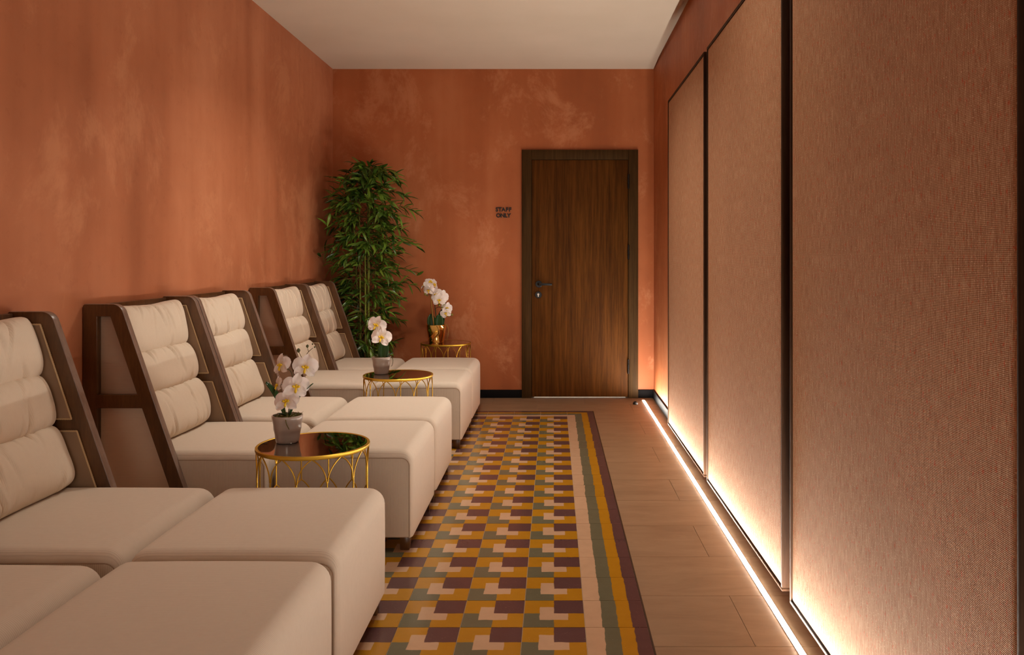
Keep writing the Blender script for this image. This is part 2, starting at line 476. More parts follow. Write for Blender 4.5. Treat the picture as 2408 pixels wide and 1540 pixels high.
# floor slab (grout) with every tile on it
floor = struct(obj('floor', box_mesh('floor', (WL, WREAR, -0.06), (WR, 8.3, -0.0035)), MAT['grout']))
def tile_mesh(name, sx, sy, bev=0.0):
    me = box_mesh(name, (-sx/2, -sy/2, -0.004), (sx/2, sy/2, 0.0), bev, 1)
    return me
RX, RY = 0.101, 5.965              # inner corner of the patterned field (right, far)
S, GAP = 0.2, 0.0022
NCOL, NROW = 7, 30
tm = tile_mesh('cement_tile', S - GAP, S - GAP); tm.materials.append(MAT['cement'])
bmh = tile_mesh('border_tile', S - GAP, S - GAP); bmh.materials.append(MAT['border'])
bmc = tile_mesh('corner_tile', S - GAP, S - GAP); bmc.materials.append(MAT['border_corner'])
rj = random.Random(3)
def lay(name, me, x, y, rz=0.0):
    return obj(name, me, None, floor, (x, y, rj.uniform(-0.0001, 0.0001)), (rj.gauss(0, 0.0003), rj.gauss(0, 0.0003), rz + rj.gauss(0, 0.0015)))
for r in range(NROW):
    yy = RY - S/2 - r*S
    for c in range(NCOL):
        lay('cement_tile', tm, RX - S/2 - c*S, yy)
    lay('border_tile', bmh, RX + S/2, yy)
    lay('border_tile', bmh, RX - NCOL*S - S/2, yy, pi)
for c in range(NCOL):
    lay('border_tile', bmh, RX - S/2 - c*S, RY + S/2, pi/2)
lay('corner_tile', bmc, RX + S/2, RY + S/2)
lay('corner_tile', bmc, RX - NCOL*S - S/2, RY + S/2, pi/2)
# beige porcelain tiles around the patterned field, half-bond
RUG_R, RUG_F, RUG_L, RUG_N = RX + S + 0.002, RY + S + 0.002, RX - NCOL*S - S - 0.002, RY - NROW*S
TW, TL = 0.366, 0.74
cache = {}
def porcelain(x0, x1, y0, y1):
    if x1 - x0 < 0.02 or y1 - y0 < 0.02: return
    k = (round(x1 - x0, 4), round(y1 - y0, 4))
    if k not in cache:
        cache[k] = tile_mesh('floor_tile', k[0] - 0.0018, k[1] - 0.0018); cache[k].materials.append(MAT['travertine'])
    obj('floor_tile', cache[k], None, floor, ((x0+x1)/2, (y0+y1)/2, -0.0002))
row = 0
ytop = 5.0 + 5 * TW
i = 0
LEDX0, LEDX1 = 0.731, 0.753        # light channel in the floor
while ytop - i*TW > WREAR:
    y1 = min(ytop - i*TW, WB); y0 = max(ytop - (i+1)*TW, WREAR)
    i += 1
    if y1 <= y0: continue
    xs = 0.614 if i % 2 == 0 else 0.614 + TL/2
    cuts = [xs + k*TL for k in range(-5, 3)]
    for a, b in zip(cuts[:-1], cuts[1:]):
        a, b = max(a, WL), min(b, WR)
        if b <= a: continue
        # the part left of the light channel and the part right of it
        for (p, q) in ((a, min(b, LEDX0)), (max(a, LEDX1), b)):
            if q - p < 0.005: continue
            segs = []
            if y1 > RUG_F: segs.append((p, q, max(y0, RUG_F), y1))
            yy1 = min(y1, RUG_F)
            if yy1 > y0:
                if p < RUG_L: segs.append((p, min(q, RUG_L), y0, yy1))
                if q > RUG_R: segs.append((max(p, RUG_R), q, y0, yy1))
                if y0 < RUG_N: segs.append((max(p, RUG_L), min(q, RUG_R), y0, min(yy1, RUG_N)))
            for sg in segs: porcelain(*sg)

# dark edging strip between the patterned field and the porcelain
ed = MB()
ed.box((RUG_R - 0.002, RUG_N, -0.004), (RUG_R + 0.003, RUG_F + 0.003, 0.0006)); ed.box((RUG_L - 0.003, RUG_F - 0.002, -0.004), (RUG_R - 0.002, RUG_F + 0.003, 0.0006)); ed.box((RUG_L - 0.003, RUG_N, -0.004), (RUG_L + 0.002, RUG_F - 0.002, 0.0006))
struct(obj('trim_3', ed.mesh('trim_3', smooth=False), MAT['bronze_edge']))
# skirting boards
def skirt(name, a, b):
    struct(obj(name, box_mesh(name, a, b, 0.002), MAT['black_skirting']))
CAS = 0.082
skirt('baseboard_back_left', (WL, WB - 0.012, 0), (DX0 - CAS, WB, 0.068))
skirt('baseboard_back_right', (DX1 + CAS, WB - 0.012, 0), (WR, WB, 0.068))
skirt('baseboard_right', (WR - 0.012, WREAR, 0), (WR, WB - 0.012, 0.068))
skirt('baseboard_left', (WL, WREAR, 0), (WL + 0.012, WB - 0.012, 0.068))

# ------------------------------------------------------------------ door
d = struct(obj('door_1', box_mesh('door_1', (DX0 + 0.003, WB - 0.012, 0.010), (DX1 - 0.003, WB + 0.03, DZ1 - 0.003), 0.0015), MAT['door_veneer']))
y = WB - 0.012
casing = struct(obj('trim_1', box_mesh('trim_1', (DX0, WB - 0.022, DZ1), (DX1, WB + 0.1, DZ1 + CAS), 0.002), MAT['casing_veneer']))
casing['label'] = 'brown veneered door casing around the staff door'
obj('jamb_board', box_mesh('jamb_board', (DX0 - CAS, WB - 0.022, 0), (DX0, WB + 0.1, DZ1 + CAS), 0.002), MAT['casing_veneer'], casing)
for a, b in (((DX0 - 0.01, WB + 0.031, 0), (DX0 + 0.02, WB + 0.05, DZ1)), ((DX1 - 0.02, WB + 0.031, 0), (DX1 + 0.01, WB + 0.05, DZ1)), ((DX0, WB + 0.031, DZ1 - 0.02), (DX1, WB + 0.05, DZ1 + 0.01))):
    obj('stop_bead', box_mesh('stop_bead', a, b), MAT['casing_veneer'], casing)
obj('jamb_board', box_mesh('jamb_board', (DX1, WB - 0.022, 0), (DX1 + CAS, WB + 0.1, DZ1 + CAS), 0.002), MAT['casing_veneer'], casing)
h = px(1267, 668, WB)
rot90 = Matrix.Rotation(pi/2, 4, 'X')
def disc(r, t, n=28):
    m = MB().lathe([(r, 0), (r, t*0.8), (r*0.93, t), (0, t)], n)
    q = MB().add(m.v, m.f, rot90); return q
hm = disc(0.029, 0.009)
hm.tube([(0, -0.009, 0), (0, -0.034, 0), (0.006, -0.044, 0), (0.018, -0.047, 0)], 0.010, 12)
hb = box_mesh('lever', (0.0, -0.054, -0.0095), (0.112, -0.040, 0.0095), 0.003)
ho = obj('door_handle', hm.mesh('door_handle'), MAT['black_metal'], d, (h.x, y, h.z)); ho['label'] = 'black lever door handle'
obj('lever', hb, MAT['black_metal'], ho)
k = px(1266, 693, WB)
ko = obj('lock_rosette', disc(0.029, 0.009).mesh('lock_rosette'), MAT['black_metal'], d, (k.x, y, k.z))
kc = MB(); kc.lathe([(0.0085, 0.0), (0.0085, 0.003), (0, 0.003)], 16, (0, 0.004, 0.008))
q = MB().add(kc.v, kc.f, rot90); q.box((-0.0045, -0.012, -0.016), (0.0045, -0.009, 0.0))
obj('lock_cylinder', q.mesh('lock_cylinder'), MAT['steel'], ko)
for py_ in (427, 593, 861):
    c = px(1477, py_, WB)
    hg = MB()
    for a in (-0.06, -0.019, 0.022):
        hg.lathe([(0, a), (0.008, a), (0.008, a + 0.038), (0, a + 0.038)], 14)
    obj('hinge', hg.mesh('hinge'), MAT['black_metal'], d, (DX1, WB - 0.024, c.z))

# STAFF ONLY lettering on the wall
sign = thing('wall_lettering', 'small black raised capital letters reading STAFF ONLY beside the door', 'sign', (px(1184, 500, WB).x, WB, px(1184, 500, WB).z))
GLY = {}
def glyph(ch):
    if ch in GLY: return GLY[ch]
    cu = bpy.data.curves.new('letter_' + ch, 'FONT'); cu.body = ch; cu.size = 0.046; cu.extrude = 0.003; cu.offset = 0.0017; cu.align_x = 'CENTER'
    to = bpy.data.objects.new('tmp', cu); COL.objects.link(to)
    bpy.context.view_layer.update()
    me = bpy.data.meshes.new_from_object(to.evaluated_get(bpy.context.evaluated_depsgraph_get()))
    bpy.data.objects.remove(to); me.materials.clear(); me.materials.append(MAT['black_metal'])
    me.name = 'letter'; GLY[ch] = me; return me
for word, zz, xs in (('STAFF', 0.0108, (-0.055, -0.029, 0.000, 0.030, 0.056)), ('ONLY', -0.0394, (-0.043, -0.007, 0.022, 0.046))):
    for ch, xx in zip(word, xs):
        obj('letter', glyph(ch), None, sign, (xx, -0.0035, zz), (pi/2, 0, 0))

# door stop on the floor
ds = MB().lathe([(0, 0), (0.020, 0), (0.021, 0.004), (0.019, 0.012), (0.013, 0.020), (0.006, 0.024), (0, 0.0245)], 20)
dstop = thing('door_stop', 'small dark domed door stop on the floor right of the door', 'door stop', (px(1494, 949, 6.46).x, 6.46, 0))
obj('dome', ds.mesh('dome'), MAT['black_metal'], dstop)
obj('rubber_pad', box_mesh('rubber_pad', (-0.006, -0.026, 0.003), (0.006, -0.012, 0.018), 0.002), MAT['pot_black'], dstop)

# ------------------------------------------------------------------ LED channel in the floor
led = thing('floor_light_strip', 'bright warm white light strip set in the floor below the fabric wall panels', 'light', ((LEDX0 + LEDX1)/2, 0, 0))
L0, L1 = 1.0, 6.63
ch = MB(); ch.box((-0.011, L0, -0.0035), (-0.0095, L1, 0.0008)); ch.box((0.0095, L0, -0.0035), (0.011, L1, 0.0008)); ch.box((-0.011, L1, -0.0035), (0.011, L1 + 0.003, 0.0008))
obj('channel', ch.mesh('channel', smooth=False), MAT['aluminium'], led)
df = MB(); N = 24
for q_ in range(N):
    a = L0 + (L1 - L0)*q_/N; b = L0 + (L1 - L0)*(q_+1)/N
    prof = [(-0.0093, -0.002), (-0.0093, 0.0014), (-0.007, 0.0022), (0.007, 0.0022), (0.0093, 0.0014), (0.0093, -0.002)]
    o_ = len(df.v)
    df.v += [(x_, a, z_) for x_, z_ in prof] + [(x_, b, z_) for x_, z_ in prof]
    for t_ in range(5): df.f.append((o_+t_, o_+t_+1, o_+t_+7, o_+t_+6))
dme = bpy.data.meshes.new('diffuser'); dme.from_pydata(df.v, [], df.f); dme.update(); fix_normals(dme)
if sum(p.normal.z for p in dme.polygons) < 0: dme.flip_normals()
obj('diffuser', dme, MAT['led_diffuser'], led)

# ------------------------------------------------------------------ fabric wall panels
PX, PZ0, PZ1, LIP = 0.770, 0.056, 2.238, 0.011
spans = [(5.413, 4.115), (4.034, 2.706), (2.616, 1.323), (1.24, -0.06)]
plabels = ['rust woven fabric wall panel farthest away, closest to the door',
           'rust woven fabric wall panel between the farthest and the nearest one',
           'large rust woven fabric wall panel nearest the camera at right edge',
           'rust woven fabric wall panel beside the camera, nearest the rear wall']
for (yf, yn), lb in zip(spans, plabels):
    W = yf - yn
    t = thing('fabric_wall_panel', lb, 'wall panel', (PX, yn, PZ0), 0, 'fabric panels on the right wall')
    HH = PZ1 - PZ0; DP = WR - PX
    for nm, a, b in (('bottom_rail', (0, 0, 0), (DP, W, LIP)), ('top_rail', (0, 0, HH - LIP), (DP, W, HH)),
                     ('stile', (0, 0, LIP), (DP, LIP, HH - LIP)), ('stile', (0, W - LIP, LIP), (DP, W, HH - LIP))):
        obj(nm, box_mesh(nm, a, b, 0.0012, 1), MAT['panel_wood'], t)
    # padded cloth: slightly crowned sheet set back from the lip
    ny, nz = 28, 40; vs = []; fs = []
    for a in range(ny + 1):
        for b in range(nz + 1):
            u, v = a/ny, b/nz
            e = min(min(u, 1-u)*W, min(v, 1-v)*HH)
            sx_ = 0.010 * (1 - min(1, e/0.018))**2
            vs.append((0.003 + sx_, LIP + 0.002 + u*(W - 2*LIP - 0.004), LIP + 0.002 + v*(HH - 2*LIP - 0.004)))
    # put the roll-off close to the edges
    us = [0, 0.004, 0.010, 0.016] + [0.03 + 0.94*i/(ny-8) for i in range(ny-7)] + [0.984, 0.990, 0.996, 1.0]
    us = sorted(us)[:ny+1] if len(us) >= ny+1 else us
    vs = []
    vz = [0, 0.003, 0.006, 0.010] + [0.02 + 0.96*i/30 for i in range(31)] + [0.990, 0.994, 0.997, 1.0]
    for u in us:
        for v in vz:
            e = min(min(u, 1-u)*W, min(v, 1-v)*HH)
            sx_ = 0.004 * max(0.0, 1 - e/0.012)**2
            vs.append((0.003 + sx_, LIP + 0.001 + u*(W - 2*LIP - 0.002), LIP + 0.001 + v*(HH - 2*LIP - 0.002)))
    nu, nv = len(us), len(vz)
    fs = [(i*nv + j, (i+1)*nv + j, (i+1)*nv + j + 1, i*nv + j + 1) for i in range(nu-1) for j in range(nv-1)]
    me = bpy.data.meshes.new('cloth'); me.from_pydata(vs, [], fs); me.update(); me.shade_smooth()
    obj('cloth', me, MAT['panelcloth'], t)
    obj('backing_board', box_mesh('backing_board', (0.02, LIP, LIP), (DP, W - LIP, HH - LIP)), MAT['panel_wood'], t)

# ================================================================== upholstered pieces
def rrect(x0, x1, z0, z1, rt, rb, n=7):
    """closed outline, counter-clockwise from bottom-left, rounded top (rt) and bottom (rb) corners"""
    p = []
    for cx, cz, r, a0 in ((x0 + rb, z0 + rb, rb, pi), (x1 - rb, z0 + rb, rb, 1.5*pi), (x1 - rt, z1 - rt, rt, 0), (x0 + rt, z1 - rt, rt, pi/2)):
        for k in range(n):
            a = a0 + (pi/2)*k/(n-1)
            p.append((cx + r*cos(a), cz + r*sin(a)))
    return p

def loft_box(name, x0, x1, y0, y1, z0, z1, rt=0.05, r=0.03, crown=0.012, bulge=0.006):
    rings = []
    K = 6
    ends = [(r*(1 - sin(pi/2*k/K)), r*(1 - cos(pi/2*k/K))) for k in range(K + 1)]
    ys = [(y0 + dy, dd) for dd, dy in ends] + [(y0 + r + (y1 - y0 - 2*r)*k/11, 0.0) for k in range(1, 11)] + [(y1 - dy, dd) for dd, dy in reversed(ends)]
    V = []
    for yy, dd in ys:
        o = rrect(x0 + dd*0.35, x1 - dd*0.35, z0 + dd*0.15, z1 - dd, max(rt - dd*0.6, 0.004), 0.006)
        # subdivide top / front straight runs for the crown
        out = []
        m = len(o)
        for i in range(m):
            a, b = o[i], o[(i+1) % m]
            out.append(a)
            if abs(a[0]-b[0]) + abs(a[1]-b[1]) > 0.1:
                for k in range(1, 8): out.append((a[0] + (b[0]-a[0])*k/8, a[1] + (b[1]-a[1])*k/8))
        fy = max(0.0, 1 - ((yy - (y0+y1)/2)/((y1-y0)/2))**2)
        ring = []
        for (xx, zz) in out:
            fx = max(0.0, 1 - ((xx - (x0+x1)/2)/((x1-x0)/2))**2)
            fz = max(0.0, 1 - ((zz - (z0+z1)/2)/((z1-z0)/2))**2)
            if zz > (z0+z1)/2: zz += crown*sqrt(fx)*sqrt(fy)
            xx += (bulge if xx > (x0+x1)/2 else -bulge)*fz*sqrt(fy)
            ring.append((xx, yy, zz))
        rings.append(ring)
    m = len(rings[0]); vs = [p for rg in rings for p in rg]; fs = []
    for i in range(len(rings)-1):
        for k in range(m):
            l = (k+1) % m
            fs.append((i*m+k, i*m+l, (i+1)*m+l, (i+1)*m+k))
    fs.append(tuple(range(m))); fs.append(tuple((len(rings)-1)*m + k for k in range(m))[::-1])
    return mesh(name, vs, fs, True, 45)

def side_panel(name, x0, x1, z0, z1, rr, yface, out):
    """flat ribbed end panel; yface: plane, out: -1 faces the camera side"""
    o = rrect(x0, x1, z0, z1, rr, 0.004)
    m = len(o); t = 0.0025*out
    vs = [(a, yface - 0.004*out*-1*-1, b) for a, b in o] + [(a, yface + t, b) for a, b in o]
    fs = [tuple(range(m)), tuple(range(m, 2*m))] + [(k, (k+1) % m, m + (k+1) % m, m + k) for k in range(m)]
    pm = mesh(name, vs, fs, True, 30)
    tb = MB().tube([(a, yface + t*0.8, b) for a, b in o], 0.0014, 6, closed=True)
    return pm, tb.mesh('piping')

def upholstered(parent, nm, x0, x1, y0, y1, z0, z1):
    b = obj(nm, loft_box(nm, x0, x1, y0, y1, z0, z1), MAT['fabric_ribs_y'], parent)
    for yf, s in ((y0, -1), (y1, 1)):
        pm, tb = side_panel('side_panel', x0 + 0.011, x1 - 0.0115, z0 + 0.006, z1 - 0.030, 0.032, yf, s)
        sp = obj('side_panel', pm, MAT['fabric_ribs_x'], parent)
        obj('piping', tb, MAT['dark_thread'], sp)
    return b

ZB, ZT = 0.056, 0.408
CW = 0.675                            # one chair, frame to frame
FT = 0.033                           # thickness of a side frame

def leg_block(x, yy):
    m = MB(); a, b = 0.021, 0.018
    m.add([(-b,-b,0),(b,-b,0),(b,b,0),(-b,b,0),(-a,-a,ZB+0.004),(a,-a,ZB+0.004),(a,a,ZB+0.004),(-a,a,ZB+0.004)],
          [(0,3,2,1),(4,5,6,7),(0,1,5,4),(1,2,6,5),(2,3,7,6),(3,0,4,7)])
    return m

def make_ottoman():
    t = thing('ottoman', '', 'ottoman', (0, 0, 0), 0, 'cream ottomans in front of the lounge chairs')
    # local origin: rear near corner on the floor; x towards the room, y away from the camera
    upholstered(t, 'cushion_body', 0, 0.555, 0.0, 0.605, ZB, ZT)
    lm = bevel_mesh(leg_block(0, 0).mesh('leg', smooth=False), 0.0015, 1)
    for x in (0.05, 0.520):
        for yy in (0.045, 0.560): obj('leg', lm, MAT['walnut_stain'], t, (x, yy, 0))
    return t

def curve_mesh(name, loops, thick, bev=0.0018):
    cu = bpy.data.curves.new(name, 'CURVE'); cu.dimensions = '2D'; cu.fill_mode = 'BOTH'
    cu.extrude = thick/2 - bev; cu.bevel_depth = bev; cu.bevel_resolution = 1; cu.offset = -bev
    for lp in loops:
        sp = cu.splines.new('POLY'); sp.points.add(len(lp) - 1); sp.use_cyclic_u = True
        for q, (a, b) in zip(sp.points, lp): q.co = (a, b, 0, 1)
    to = bpy.data.objects.new('tmp', cu); COL.objects.link(to); bpy.context.view_layer.update()
    me = bpy.data.meshes.new_from_object(to.evaluated_get(bpy.context.evaluated_depsgraph_get()))
    bpy.data.objects.remove(to)
    # curve plane xy -> chair plane xz, thickness along y
    me.transform(Matrix(((1,0,0,0),(0,0,1,0),(0,1,0,0),(0,0,0,1))))
    fix_normals(me); me.name = name
    me.shade_smooth(); me.set_sharp_from_angle(angle=radians(30))
    return me

FTOP, FX_TOP, SLOPE = 0.998, 0.151, 0.345
def fx(z): return FX_TOP + (FTOP - z)*SLOPE
def arc(c, r, a0, a1, n=8): return [(c[0] + r*cos(a0 + (a1-a0)*k/(n-1)), c[1] + r*sin(a0 + (a1-a0)*k/(n-1))) for k in range(n)]
def hole(z0, z1, rear=0.060, stile=0.056): return [(rear, z0), (fx(z0) - stile, z0), (fx(z1) - stile, z1), (rear, z1)]
H_UP, H_LO = hole(0.640, 0.949), hole(0.060, 0.587)
def frame_mesh():
    th = atan2(1.0, -SLOPE)                      # direction of the front edge, going up
    R = 0.045; tl = R*math.tan((th)/2)
    # tangent points of the rounded top corner
    n_front = th - pi/2
    cz = FTOP - R
    # centre: distance R inside the top and the slanted edge
    cx = fx(cz) - R/ cos(n_front)
    corner = arc((cx, cz), R, n_front, pi/2, 9)
    rear = [(0.004 + 0.006, FTOP), (0.004, FTOP - 0.006)]
    outer = [(0.004, 0.0), (fx(0.0), 0.0)] + corner + rear
    me = curve_mesh('side_frame', [outer, H_UP, H_LO], FT)
    me.materials.append(MAT['walnut_stain']); me.materials.append(MAT['walnut_sheen'])
    for p in me.polygons:        # front and top edge: sheen painted in as a paler tone
        c_ = p.center
        if abs(p.normal.y) < 0.5 and (c_.x > fx(c_.z) - 0.03 or c_.z > FTOP - 0.02): p.material_index = 1
    return me

def pillow(name, hd, hh, hw, seed, p_end=5.0, ears=0.0):
    rg = random.Random(seed)
    grooves = []
    for _ in range(20):
        side = rg.choice((-1, 1, 1))
        grooves.append((rg.uniform(-0.92, 0.92)*hw, side, rg.choice((0.35, 0.5, 0.8, 1.6)), rg.uniform(0.004, 0.008), rg.uniform(-0.045, 0.045), rg.uniform(0.007, 0.017)))
    NA, NY = 64, 150
    vs = []; fs = []
    for j in range(NY + 1):
        tt = -1 + 2*j/NY
        tt = sin(tt*pi/2)*0.6 + tt*0.4 if abs(tt) < 1 else tt
        s = max(0.0, 1 - abs(tt)**p_end)**(1/2.6) if abs(tt) < 1 else 0.0
        s = 0.10 + 0.90*s
        for k in range(NA):
            a = 2*pi*k/NA
            ca, sa = cos(a), sin(a)
            e = 2/3.3
            xx = hd*(abs(ca)**e)*(1 if ca >= 0 else -1)
            zz = hh*(abs(sa)**(2/2.9))*(1 if sa >= 0 else -1)
            v = zz/hh
            # height shrinks less than depth towards the ends: pillow corners
            x2 = xx*s; z2 = zz*(0.72 + 0.28*s)
            yy = tt*hw
            if xx > 0:
                g = 0.0
                for (gy, sd, ln, wd, sl, dp) in grooves:
                    vv = (1 - v*sd)            # 0 at the seam
                    if vv < ln:
                        f = (1 - vv/ln)
                        q = (yy - gy - sl*vv)/wd
                        g += dp*f*math.exp(-q*q)
                        g -= 0.35*dp*f*math.exp(-(q/2.6 - 0.9)**2)
                x2 -= g*min(1.0, xx/hd*1.5)*s
                x2 += 0.007*sin(yy*15 + seed)*sin(v*2.4 + seed*0.7)*s
            z2 += ears*max(0.0, v)*((yy/hw)**2 - 0.4)
            vs.append((x2, yy, z2))
    for j in range(NY):
        for k in range(NA):
            l = (k+1) % NA
            fs.append((j*NA+k, j*NA+l, (j+1)*NA+l, (j+1)*NA+k))
    fs.append(tuple(range(NA))); fs.append(tuple(NY*NA + k for k in range(NA))[::-1])
    return mesh(name, vs, fs, True, 60)

FRAME_ME = None
def make_chair(variant):
    global FRAME_ME
    t = thing('lounge_chair', '', 'chair', (0, 0, 0), 0, 'high-backed lounge chairs along the wall')
    if FRAME_ME is None: FRAME_ME = frame_mesh()
    for yy, s in ((FT/2, 1), (CW - FT/2, -1)):
        fr = obj('side_frame', FRAME_ME, MAT['walnut_stain'], t, (0, yy, 0))
        yi = s*(FT/2 - 0.002)                      # padded lining on the inner side of the frame
        for lp in (H_UP, H_LO):
            gx = 0.006
            pts = [(lp[0][0] - gx, lp[0][1] - gx), (lp[1][0] + gx, lp[1][1] - gx), (lp[2][0] + gx, lp[2][1] + gx), (lp[3][0] - gx, lp[3][1] + gx)]
            y0_, y1_ = sorted((yi, yi + s*0.004))
            m = MB().add([(a, y0_, b) for a, b in pts] + [(a, y1_, b) for a, b in pts],
                         [(0,1,2,3), (7,6,5,4), (0,4,5,1), (1,5,6,2), (2,6,7,3), (3,7,4,0)])
            obj('lining', m.mesh('lining', smooth=False), MAT['taupe_lining'], fr)
            # the outer cloth lies behind the opening, facing outwards
            y0_, y1_ = sorted((yi - s*0.0005, yi - s*0.0035))
            m = MB().add([(a, y0_, b) for a, b in lp] + [(a, y1_, b) for a, b in lp],
                         [(0,1,2,3), (7,6,5,4), (0,4,5,1), (1,5,6,2), (2,6,7,3), (3,7,4,0)])
            obj('side_cloth', m.mesh('side_cloth', smooth=False), MAT['side_cloth' if lp is H_LO else 'side_cloth_shaded'], fr)  # upper cloth: same fabric, shade put into its darker colour
            # twisted rope trim round the cloth, on the inside
            rp = []
            for i in range(4):
                a, b = Vector(pts[i]), Vector(pts[(i+1) % 4]); n_ = max(2, int((b - a).length/0.004))
                for k_ in range(n_):
                    q = a + (b - a)*k_/n_
                    rp.append((q.x, yi + s*0.0055, q.y))
            rad = [0.0036 if k_ % 2 else 0.0029 for k_ in range(len(rp))]
            obj('rope_trim', MB().tube(rp, rad, 6, closed=True).mesh('rope_trim'), MAT['rope_trim'], fr)
    obj('back_board', box_mesh('back_board', (0.004, FT, 0.06), (0.024, CW - FT, FTOP - 0.006), 0.002), MAT['walnut_stain'], t)
    upholstered(t, 'seat', 0.055, 0.718, FT + 0.002, CW - FT - 0.002, ZB, ZT - 0.004)
    lm = bevel_mesh(leg_block(0, 0).mesh('leg', smooth=False), 0.0015, 1)
    for yy in (0.075, CW - 0.075): obj('leg', lm, MAT['walnut_stain'], t, (0.68, yy, 0))
    hw = (CW - 2*FT)/2 - 0.004
    for i, (x, z, hd, hh, tilt) in enumerate(((0.175, 0.510, 0.088, 0.112, 20), (0.122, 0.692, 0.082, 0.098, 17), (0.082, 0.872, 0.074, 0.110, 12))):
        obj('back_pillow', pillow('back_pillow', hd, hh, hw, variant*10 + i, ears=0.022 if i == 2 else 0.006), MAT['fabric_pillow'], t, (x, CW/2, z), (0, -radians(tilt), 0))
    return t

CH_Y = [1.405, 2.085, 3.165, 3.845, 4.890, 5.570]
CLAB = ['cream lounge chair nearest the camera, only its seat edge showing at lower left',
        'cream lounge chair at left edge whose three back pillows are cut by the frame',
        'cream lounge chair directly behind the nearest gold table, its outer walnut side frame in view',
        'cream lounge chair just in front of the middle gold table, third from the bamboo plant',
        'cream lounge chair right behind the middle gold table, second from the bamboo plant',
        'cream lounge chair farthest from the camera, next to the bamboo plant']
OLAB = ['cream ottoman nearest the camera, cut by the bottom edge of the photo',
        'cream ottoman second from the camera, hiding the lower half of the nearest table',
        'cream ottoman third from the camera, behind the nearest gold table',
        'cream ottoman fourth from the camera, in front of the middle gold table',
        'cream ottoman fifth from the camera, behind the middle gold table',
        'cream ottoman farthest from the camera, in front of the table with the gold pot']
ch_a, ch_b, ot = make_chair(1), make_chair(2), make_ottoman()
for i, yy in enumerate(CH_Y):
    c = (ch_a, ch_b)[i] if i < 2 else copy_tree((ch_a, ch_b)[i % 2])
    c.location = (WL, yy, 0); c['label'] = CLAB[i]
    o = ot if i == 0 else copy_tree(ot)
    o.location = (-1.122, yy + (0.050 if i % 2 == 0 else 0.020), 0); o['label'] = OLAB[i]

# ================================================================== round tables
def make_table():
    t = thing('round_side_table', '', 'table', (0,0,0), 0, 'round gold side tables')
    R, HT = 0.198, 0.497
    rp = [(R*cos(2*pi*k/72), R*sin(2*pi*k/72)) for k in range(72)]
    prof = MB().lathe([(R - 0.010, HT - 0.014), (R + 0.003, HT - 0.014), (R + 0.005, HT - 0.011), (R + 0.005, HT - 0.002), (R + 0.003, HT), (R - 0.003, HT), (R - 0.005, HT - 0.0012), (R - 0.005, HT - 0.006), (R - 0.010, HT - 0.008)], 72)
    obj('top_ring', prof.mesh('top_ring'), MAT['gold'], t)
    obj('mirror_top', MB().lathe([(0, HT - 0.010), (R - 0.0045, HT - 0.010), (R - 0.0045, HT - 0.0012), (0, HT - 0.0012)], 72).mesh('mirror_top', ang=30), MAT['dark_mirror'], t)
    obj('base_ring', MB().tube([(R*cos(2*pi*k/64), R*sin(2*pi*k/64), 0.005) for k in range(64)], 0.005, 8, closed=True).mesh('base_ring'), MAT['gold'], t)
    N = 12; st = 2*pi/N; r = 0.0024
    def P(a, z): return (R*cos(a), R*sin(a), z)
    def half(a0, a1, z0, z1, n=9):     # half of a pointed arch: upright at a0, leaning in to the apex at a1
        return [P(a0 + (a1 - a0)*(1 - cos(pi/2*0.60*k/(n-1)))/(1 - cos(pi/2*0.60)), z0 + (z1 - z0)*sin(pi/2*0.60*k/(n-1))/sin(pi/2*0.60)) for k in range(n)]
    up = MB()
    up.tube([P(0, 0.315), P(0, 0.405)], r*1.15, 7)
    up.tube(half(-0.012, -st/2, 0.400, HT - 0.012), r, 7); up.tube(half(0.012, st/2, 0.400, HT - 0.012), r, 7)
    um = up.mesh('arch_rod')
    lo = MB()
    lo.tube(half(-st/2 + 0.012, 0, 0.210, 0.318), r, 7); lo.tube(half(st/2 - 0.012, 0, 0.210, 0.318), r, 7)
    lo.tube([P(st/2, 0.006), P(st/2, 0.215)], r*1.15, 7)
    lm = lo.mesh('lower_arch_rod')
    for k in range(N):
        obj('arch_rod', um, MAT['gold'], t, None, (0, 0, k*st + pi/2))
        obj('lower_arch_rod', lm, MAT['gold'], t, None, (0, 0, k*st + pi/2))
    return t
tb = make_table()
TAB = [((-0.885, 2.955), 'gold wire side table nearest the camera, its dark mirror top reflecting the bamboo'),
       ((-0.912, 4.705), 'gold wire side table in the middle, holding a grey pot with two orchid flowers'),
       ((-0.870, 6.47), 'gold wire side table at the far wall, holding the gold orchid pot')]
for i, ((x, yy), lb) in enumerate(TAB):
    o = tb if i == 0 else copy_tree(tb)
    o.location = (x, yy, 0); o['label'] = lb; o.rotation_euler = (0, 0, (0.0, 0.12, 0.05)[i])
TZ = 0.4960

# ================================================================== orchids
def petal_mesh(name, L, Wd, cup=0.15, tip=0.5, curl=0.12):
    nu, nv = 9, 6; vs = []; fs = []
    for i in range(nu + 1):
        u = i/nu
        wdt = Wd*(sin(pi*min(1, u*0.93 + 0.04))**tip)
        if i == 0: wdt = Wd*0.16
        for j in range(nv + 1):
            v = -1 + 2*j/nv
            vs.append((u*L, v*wdt, cup*L*(v*v)*0.5*u + curl*L*sin(u*pi) - 0.10*L*u*u + 0.02*L*sin(v*5 + u*6)))
    m = (nu+1)*(nv+1)
    for i in range(nu):
        for j in range(nv):
            a = i*(nv+1) + j
            fs.append((a, a + nv + 1, a + nv + 2, a + 1))
    me = bpy.data.meshes.new(name); me.from_pydata(vs, [], fs); me.update(); me.shade_smooth(); me.materials.append(MAT['petal'])
    return me
PET_W = petal_mesh('petal', 0.044, 0.027, 0.10, 0.45, 0.10)
PET_S = petal_mesh('petal', 0.043, 0.0165, 0.20, 0.6, 0.10)
